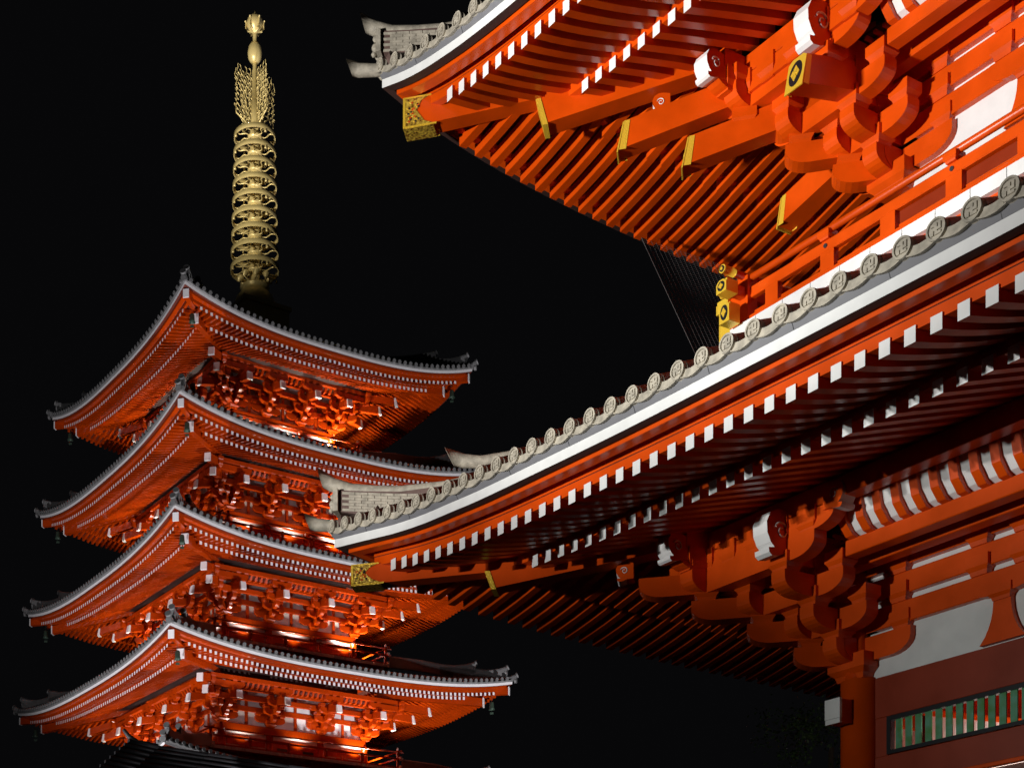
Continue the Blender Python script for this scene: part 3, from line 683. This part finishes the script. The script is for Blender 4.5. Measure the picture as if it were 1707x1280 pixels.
    for ci, (sx, sy) in enumerate(((1, -1), (1, 1), (-1, -1), (-1, 1))):
        F = fr(0, 0, 0, (sx * .70711, sy * .70711))
        if True:
            hp = MB(); L1 = lift(E)
            e1, e2 = E - .10, E - .87
            prism(hp, F, [(e1 * q, zc - .41), (e1 * q, zc - .12), ((e2 - .2) * q, zc - .16), ((e2 - .2) * q, zc - .40)], -.10, .10, iR)
            prism(hp, F, [(e2 * q, zc - .87), (e2 * q, zc - .53), ((wall + .4) * q, zc + .25), ((wall + .4) * q, zc - .2)], -.12, .12, iR)
            h = hp.build('hip_rafter', roof, MATSP)
            hw = MB(); box(hw, F, e1 * q - .02, e1 * q + .03, -.115, .115, zc - .425, zc - .105, iW); hw.build('white_cap', roof, MATSP); hw = MB(); box(hw, F, e2 * q - .02, e2 * q + .03, -.14, .14, zc - .89, zc - .51, iW)
            hw.build('white_cap', roof, MATSP)
            rd = MB()
            for (ea, za, eb, zb2, ht) in ((E + .13, .36, E - 1.2, .62, .16), (E - .15, .72, E - 2.2, 1.0, .34), (E - 1.1, .98, top + .1, 2.2 if i == 0 else 1.6, .4)):
                m = 8; ptsT = []
                for j in range(m + 1):
                    t = j / m; ee = ea + (eb - ea) * t; zz = zc + za + (zb2 - za) * t ** 1.5 * .8 - .22 * math.sin(math.pi * min(1, t * 1.5)) * (1 - t)
                    ptsT.append((ee * q, zz))
                prism(rd, F, [(x, z) for x, z in ptsT] + [(x, z - ht) for x, z in ptsT[::-1]], -.09, .09, iT)
                tube(rd, F, [(x, 0, z + .02) for x, z in ptsT], .085, 8, iT)
                cyl(rd, F, (ea * q - .02, 0, zc + za + .02), (ea * q + .05, 0, zc + za + .05), .12, .12, 12, iT)
                cyl(rd, F, (ea * q - .1, 0, zc + za - .2), (ea * q + .01, 0, zc + za - .2), .11, .11, 12, iT)
            rd.build('hip_ridge', roof, MATSP)
    # ---- body of the storey
    zf = zc - 3.36      # balcony floor
    zn = zc - 2.06      # head of the columns (top of the head beam)
    if low: zf = 6
    k = .73
    wl = MB()
    for ti, T in enumerate(PS):
        box(wl, lambda x, y, z: T(x, y, z), -wall, wall, wall - .12, wall, zf, zn + 1.9, iP)
    wl.build('white_wall', pag, MATSP)
    core = MB(); box(core, ID, -wall + .2, wall - .2, -wall + .2, wall - .2, zf - 1.2, zn + 2.6, iD); core.build('inner_core', pag, MATSP)
    for ti in (0, 1, 2, 3):
        T = PS[ti]; F = lambda x, y, z: T(x, wall - y, z)     # x along, -y outward
        bm = MB()
        cbox(bm, F, -wall - .02, wall + .02, -.10, 0, zn - .30, zn, iR)
        for zz in (.56, 1.04): cbox(bm, F, -wall, wall, -.08, 0, zn + zz, zn + zz + .22, iR)
        cbox(bm, F, -wall, wall, -.06, 0, zn - .62, zn - .50, iR)
        bm.build('wall_beam', pag, MATSP)
        if ti > 1: continue
        st = MB()
        for x in (-(wall + mid) / 2, 0, (wall + mid) / 2):
            box(st, F, x - .06, x + .06, -.06, 0, zn, zn + 1.5, iR)
        # cloud-shaped side pieces that scallop the white panels
        for x in (-wall, -mid, mid, wall):
            for zz in (.0, .78):
                if zz == 0: arm(st, fr(x, 0, 0, (1, 0), F=F), -.60, .60, zn + .30, .27, .14, True, True, k)
                else: arm(st, fr(x, 0, 0, (1, 0), F=F), -.50, .50, zn + .80, .26, .14, True, True, k)
                for dx in (-.46, 0, .46): block(st, F, x + dx, 0, zn + zz + (.50 if zz == 0 else .25), .2, .16, wy=.2)
        st.build('wall_struts', pag, MATSP)
        # doors, window panels and columns under the head beam
        dm = MB()
        for x in (-wall, -mid, mid, wall): cyl(dm, F, (x, -.02, zf), (x, -.02, zn - .28), .15, .15, 14, iR)
        box(dm, F, -mid + .12, mid - .12, -.05, 0, zf, zn - .6, iR)
        for sg in (-1, 1):
            box(dm, F, sg * (mid + .2) if sg > 0 else -(wall - .2), (wall - .2) if sg > 0 else -(mid + .2), -.03, 0.0, zn - .85, zn - .55, iR)
            xm = sg * (wall + mid) / 2
            box(dm, F, xm - .30, xm + .30, -.045, 0, zf + .35, zf + .42, iR)
            box(dm, F, xm - .06, xm + .06, -.05, 0, zf, zn - .6, iR)
        for x in (-mid * .5, mid * .5): box(dm, F, x - mid * .22, x + mid * .22, -.055, -.05, zf + .35, zn - .8, iK)
        dm.build('door_and_columns', pag, MATSP)
        # outer purlin
        pu = MB(); cbox(pu, F, -wall - 1.2, wall + 1.2, -1.20, -1.04, zn + 1.46, zn + 1.64, iR)
        cbox(pu, F, -wall - .8, wall + .8, -.80, -.66, zn + 1.22, zn + 1.40, iR)
        cbox(pu, F, -wall - .45, wall + .45, -.45, -.31, zn + .92, zn + 1.12, iR)
        pu.build('step_beam', pag, MATSP)
        rb = MB()
        nr = int(2 * (wall + .4) / .24)
        for j in range(nr):
            x = -wall - .4 + .12 + j * .24
            prism(rb, lambda xx, y, z: F(x + y, xx, z), [(-.78, zn + 1.28), (-.95, zn + 1.30), (-1.06, zn + 1.45), (-1.06, zn + 1.5), (-.98, zn + 1.5), (-.78, zn + 1.38)], -.05, .05, iR)
        box(rb, F, -wall - .4, wall + .4, -.80, -.78, zn + 1.38, zn + 1.5, iW)
        rb.build('ribs', pag, MATSP)
        for x in (-mid, mid):
            bracket_parts(fr(x, 0, zn, (1, 0), (0, 1), F=F), False, k, True, pag, MATSP, False, False, iW)
    # corner clusters (left, near, right)
    for (T, sx) in ((PS[0], -1), (PS[0], 1), (PS[1], 1)):
        # local frame with x along the wall away from the corner
        Fc = lambda x, y, z: T(sx * wall - sx * x, wall - y, zn + z)
        bracket_parts(Fc, True, k, True, pag, MATSP, False, False, iW)
    # balcony
    if not low:
        bf = MB(); box(bf, ID, -balc, balc, -balc, balc, zf - .12, zf - .02, iR)
        box(bf, ID, -balc + .5, balc - .5, -balc + .5, balc - .5, zf - .9, zf - .12, iR); bf.build('balcony_floor', pag, MATSP)
        for T in PS:
            x = -balc; bw = MB()
            while x < balc - .05: box(bw, lambda a_, b_, c_: T(a_, b_, c_), x + .008, min(x + .155, balc), balc, balc + .04, zf - .10, zf + .02, iW); x += .165
            bw.build('white_balcony_edge', pag, MATSP)
        rl_ = MB()
        for T in PS:
            F = lambda x, y, z: T(x, balc - .14 - y, z); n = 5; hl = balc - .14
            for j in range(n + 1):
                x = -hl + 2 * hl * j / n; box(rl_, F, x - .05, x + .05, -.045, .045, zf, zf + (.52 if 0 < j < n else .80), iR)
                if 0 < j < n:
                    for zz in (.12, .42): cyl(rl_, F, (x, -.05, zf + zz), (x, -.065, zf + zz), .03, .03, 8, iG)
            cyl(rl_, F, (-hl - .3, 0, zf + .74), (hl + .3, 0, zf + .74), .035, .035, 8, iR)
            box(rl_, F, -hl - .22, hl + .22, -.04, .04, zf + .42, zf + .49, iR); box(rl_, F, -hl, hl, -.03, .03, zf + .06, zf + .12, iR)
        rl_.build('railing', pag, MATSP)
        for sx, sy in ((1, -1), (1, 1), (-1, -1), (-1, 1)):
            for T in PS[:2]:
                pass
            for zz, r in ((.455, .055), (.06, .07)):
                for (dx, dy) in ((.22, 0), (0, .22)):
                    cx, cy = sx * (balc - .14 + dx), sy * (balc - .14 + dy); rc = MB(); box(rc, ID, cx - .05, cx + .05, cy - .05, cy + .05, zf + zz - r, zf + zz + r, iW); rc.build('white_rail_end', pag, MATSP)
            rc = MB(); lathe(rc, ID, [(.001, zf + .95), (.05, zf + .90), (.055, zf + .85), (.03, zf + .80), (.05, zf + .78)], 10, iW, (sx * (balc - .14), sy * (balc - .14)))
            rc.build('post_finial', pag, MATSP)
for i, t in enumerate(TIERS): pagoda_tier(i, *t)
prafters.sort(key=lambda q: q[0]); rest = MB()
for i, (d, bb) in enumerate(prafters):
    if i < 100: bb.build('rafter', pag, MATSP)
    else: rest.merge(bb)
o = rest.build('rafters', pag, MATSP); o['kind'] = 'stuff'
# small floodlights that stand on each balcony and light the brackets above
for i in range(4):
    E, zc, drop, wall, mid, balc = TIERS[i]; zf = zc - 3.36
    w1 = wall + .38
    for n_, (x, y), (dx, dy), pw in (('east_end', (w1, wall * .85), (1, 0), 250), ('east_mid', (w1, .1), (1, 0), 90), ('east_near', (w1, -wall * .75), (1, 0), 60), ('front_near', (wall * .7, -w1), (0, -1), 60), ('front_mid', (-.3, -w1), (0, -1), 110), ('front_end', (-wall * .85, -w1), (0, -1), 150), ('rear_end', (wall * .8, w1), (.3, 1), 260), ('west_end', (-w1, -wall * .8), (-1, -.3), 200)):
        spot('balcony_floodlight_' + n_, p(x, y, zf + .14), p(x + dx * .9, y + dy * .9, zc), pw * (2.4 if 'end' in n_ else 2.2), 112, .6, .05, (1, .93, .82))
# ---------------- spire
GM = [GLDS, WHT]
sp = MB(); box(sp, ID, -1.12, 1.12, -1.12, 1.12, 34.0, 35.30, 0); box(sp, ID, -1.2, 1.2, -1.2, 1.2, 35.30, 35.48, 0)
for x in (-.02,): 
    for T in PS: box(sp, lambda a, b, c: T(a, b, c), -.03, .03, 1.12, 1.15, 34.0, 35.3, 0); 
base = sp.build('spire_base', pag, [GLDS])
sb = MB(); lathe(sb, ID, [(.95, 35.48), (.93, 35.75), (.82, 36.1), (.62, 36.35), (.56, 36.40), (.56, 36.52), (.66, 36.56), (.60, 36.62), (.30, 36.64)], 28)
for j in range(8):
    t = j * math.pi / 4 + .39; F = fr(0, 0, 0, (math.cos(t), math.sin(t)))
    tube(sb, F, [(.35, 0, 36.6), (.55, 0, 36.68), (.68, 0, 36.85), (.66, 0, 37.02)], .07, 8, 0, taper=1.9)
    lathe(sb, fr(.62, 0, 37.0, (1, 0), F=F), [(.001, .12), (.12, .07), (.16, 0), (.10, -.10), (.001, -.14)], 10)
sb.build('lotus_bowl', pag, [GLDS])
sh = MB(); lathe(sh, ID, [(.24, 36.6), (.24, 40.2), (.20, 43.5), (.20, 44.8), (.165, 44.81), (.13, 46.2), (.10, 46.25), (.09, 47.9)], 20); sh.build('spire_shaft', pag, [GLDS])
for r in range(9):
    z = 37.25 + r * (43.15 - 37.25) / 8; Ro = 1.08 - .155 * r / 8; m = MB()
    lathe(m, ID, [(Ro, z), (Ro + .01, z + .20), (Ro - .04, z + .20), (Ro - .05, z), (Ro, z)], 40)
    lathe(m, ID, [(.24, z - .0), (.32, z + .03), (.32, z + .16), (.24, z + .19)], 20)
    for j in range(8):
        t = j * math.pi / 4; F = fr(0, 0, 0, (math.cos(t), math.sin(t)))
        pts = [(.30 + (Ro - .34) * u, .10 * math.sin(u * math.pi * 2), z + .07) for u in [q / 8 for q in range(9)]]
        tube(m, F, pts, .03, 5)
        if j % 2 == 0: lathe(m, F, [(.001, z + .0), (.035, z - .02), (.05, z - .13), (.06, z - .17), (.001, z - .17)], 8, 0, (Ro + .03, 0))
    m.build('spire_ring', pag, [GLDS])
# openwork flame plates: four wings of wavy licks
def flame_wing(ang):
    m = MB(); F = fr(0, 0, 0, (math.cos(ang), math.sin(ang)))
    rr = random.Random(int(ang * 10) + 3)
    outl = lambda z: 1.04 if z < 45.4 else 1.04 - .30 * ((z - 45.4) / 1.0) ** 2
    z = 43.50
    while z < 45.95:
        for x0 in (.14, .36, .58, .80):
            x = x0 + rr.uniform(-.05, .05) + (.08 if int(z * 5) % 2 else 0)
            if x > outl(z) - .02: continue
            if z < 44.0 and x > .12 + (z - 43.4) * 1.5: continue
            pts = [(x + .20 * u + .07 * math.sin(u * 6.0), rr.uniform(-.01, .01), z + .46 * u) for u in [q / 7 for q in range(8)]]
            pts = [(min(a, outl(c) + .03), b, c) for a, b, c in pts]
            tube(m, F, pts, .030, 5, 0, taper=.5)
        z += .225
    tube(m, F, [(.1, 0, 43.45), (.5, 0, 43.8), (.95, 0, 44.0), (1.04, 0, 44.4)], .035, 6); m.build('flame_plate', pag, [GLDS])
for j in range(4): flame_wing(j * math.pi / 2 + .05)
fb = MB(); lathe(fb, ID, [(.09, 46.55), (.20, 46.60), (.29, 46.74), (.32, 46.98), (.28, 47.25), (.18, 47.42), (.09, 47.47)], 24); fb.build('dragon_wheel_bulb', pag, [GLDS])
fj = MB(); lathe(fj, ID, [(.08, 47.85), (.22, 47.98), (.34, 48.15), (.37, 48.32), (.32, 48.50), (.20, 48.62), (.05, 48.70), (.001, 48.86)], 24)
for j in range(6):
    t = j * math.pi / 3; F = fr(0, 0, 0, (math.cos(t), math.sin(t))); tube(fj, F, [(.1, 0, 47.92), (.30, 0, 47.95), (.40, 0, 48.1), (.38, 0, 48.3), (.42, 0, 48.42)], .04, 6)
fj.build('finial_jewel', pag, [GLDS])
# ================================================================== WIND BELLS
def bell(corner, tier, label):
    E, zc = TIERS[tier][0], TIERS[tier][1]; e = E - .62
    pos = loc2world(P0, YP, corner[0] * e, corner[1] * e, zc - .55)
    t = thing('wind_bell', label, 'wind bell', pos, 0, 'wind bells under the pagoda roof corners'); t.scale = (.6, .6, .72)
    b = MB(); lathe(b, ID, [(.02, -.16), (.11, -.19), (.15, -.25), (.17, -.55), (.22, -.66), (.20, -.66), (.15, -.5), (.001, -.25)], 16); b.build('bell_body', t, [BRZ])
    h = MB(); cyl(h, ID, (0, 0, .25), (0, 0, -.17), .012, .012, 6); h.build('hook', t, [BRZ])
    c = MB(); cyl(c, ID, (0, 0, -.5), (0, 0, -.80), .01, .01, 5); box(c, ID, -.12, .12, -.008, .008, -.92, -.80); c.build('clapper', t, [BRZ])
ords = ['topmost', 'second', 'third', 'fourth']
for i in range(4):
    bell((-1, -1), i, 'small green bronze bell at the left corner of the %s pagoda roof from the top' % ords[i])
    bell((1, -1), i, 'small green bronze bell under the near corner of the %s pagoda roof from the top' % ords[i])
bell((1, 1), 0, 'small green bronze wind bell at the right corner of the topmost pagoda roof')
bell((1, 1), 3, 'small green bronze wind bell at right corner of the fourth pagoda roof from the top')
# ================================================================== BIRD NET
def netmat():
    m = bpy.data.materials.new('net_cord'); m.use_nodes = True; b = m.node_tree.nodes['Principled BSDF']; b.inputs['Base Color'].default_value = (.10, .10, .10, 1); b.inputs['Roughness'].default_value = .7; return m
nm = MB()
def npt(u, v): # u along side (0..1), v down
    top = Vector((-4.5 + .25 * u, -.2 + 3.6 * u, 16.15 - .1 * u)); bot = Vector((-2.2 + .6 * u, -1.15 + 2.6 * u, 12.9)); q = top.lerp(bot, v); return q
NU, NV = 34, 44
for i in range(NU + 1): tube(nm, ID, [tuple(npt(i / NU, j / 8)) for j in range(9)], .0032 if i else .007, 3)
for j in range(NV + 1): tube(nm, ID, [tuple(npt(i / 6, j / NV)) for i in range(7)], .0032, 3)
no = nm.build('bird_net', None, [netmat()]); no.location = G0; no.rotation_euler = (0, 0, frame_rot(YG))
no['label'] = 'dark see-through bird net hanging from the upper side eave down behind the railing end'; no['category'] = 'net'
# ================================================================== FOREGROUND DARK ROOF, TREE, GROUND
fg = thing('gallery_building', 'unlit dark tiled roof crossing in front of the pagoda foot at the bottom left', 'building', loc2world(G0, YG, 0, 0, 0) + Vector((-13.2, 28, 0)), frame_rot(YP))
# ridge starts at its left end and runs right, away
m = MB(); F = ID
fo = Vector(fg.location)
def fgp(px, py, D): return Vector(((px - 507.6) / 2473.35 * D, D, (1790.3 - py) / 2473.35 * D + 1.6)) - fo
fg.rotation_euler = (0, 0, 0)
D0 = 50.0
rp = [fgp(214, 1236, D0), fgp(262, 1247, 50.6), fgp(345, 1259, 51.6), fgp(480, 1279, 53.4), fgp(700, 1310, 56.5)]
for i in range(4):
    a, b = rp[i], rp[i + 1]; n = Vector((-.35, -.93, 0)); dn = Vector((0, 0, -.62)); 
    m.poly([a, b, b + n * 4 + dn * 4, a + n * 4 + dn * 4]); m.poly([a, b, b - n * 4 + dn * 4, a - n * 4 + dn * 4])
    for c in range(11):
        o1 = n * (.3 + c * .34) + dn * (.3 + c * .34) + Vector((0, 0, .05)); tube(m, F, [tuple(a + o1), tuple(b + o1)], .06, 6)
    tube(m, F, [tuple(a + Vector((0, 0, .02))), tuple(b + Vector((0, 0, .02)))], .10, 8)
a = rp[0]; nn = Vector((-.35, -.93, 0)); m.poly([a, a + nn * 4 + Vector((0, 0, -2.48)), a - nn * 4 + Vector((0, 0, -2.48))])
m.build('roof', fg, [FGR])
t = MB(); tube(t, F, [tuple(fgp(206, 1215, D0)), tuple(fgp(214, 1226, D0)), tuple(fgp(228, 1237, 50.2)), tuple(fgp(262, 1245, 50.6))], .06, 8, 0, taper=2.2); t.build('upswept_ridge_end', fg, [FGR])
w = MB(); c = rp[0]
box(w, ID, rp[0].x + .3, rp[0].x + 9, rp[0].y, rp[0].y + 5, -fo.z, rp[0].z - 3.0, 0); w.build('wall', fg, [FGR])
# tree beside the column foot
tr = thing('tree', 'dark leafy tree just left of the gate corner column, barely lit', 'tree', Vector((13.8, 39, 0)), 0)
tk = MB(); tube(tk, ID, [(0, 0, 0), (.1, 0, 3), (-.05, .1, 6), (.05, 0, 10.2)], .22, 10, 0, taper=.3)
for i in range(9):
    t_ = R.uniform(0, 6.28); z = R.uniform(3.5, 8); L = R.uniform(.9, 1.7); tube(tk, ID, [(0, 0, z), (math.cos(t_) * L * .5, math.sin(t_) * L * .5, z + .5), (math.cos(t_) * L, math.sin(t_) * L, z + .8)], .06, 6, 0, taper=.4)
tk.build('trunk', tr, [BARK])
cr = MB()
cl = [(R.gauss(0, .65), R.gauss(0, .8), R.uniform(5.5, 11.2)) for _ in range(60)]
for cx, cy, cz in cl:
    for _ in range(75):
        x, y, z = cx + R.gauss(0, .22), cy + R.gauss(0, .22), cz + R.gauss(0, .2); s = R.uniform(.04, .08)
        u = Vector((R.uniform(-1, 1), R.uniform(-1, 1), R.uniform(-1, 1))).normalized(); v = u.cross(Vector((R.uniform(-1, 1), R.uniform(-1, 1), 1))).normalized(); q = Vector((x, y, z))
        cr.poly([q - u * s, q + v * s * .5, q + u * s, q - v * s * .5])
cr.build('crown', tr, [LEAF])
gm = MB(); gm.poly([(-600, -200, 0), (600, -200, 0), (600, 1200, 0), (-600, 1200, 0)]); go = gm.build('ground', None, [GRD]); go['kind'] = 'structure'
for s_ in ('sky',): pass
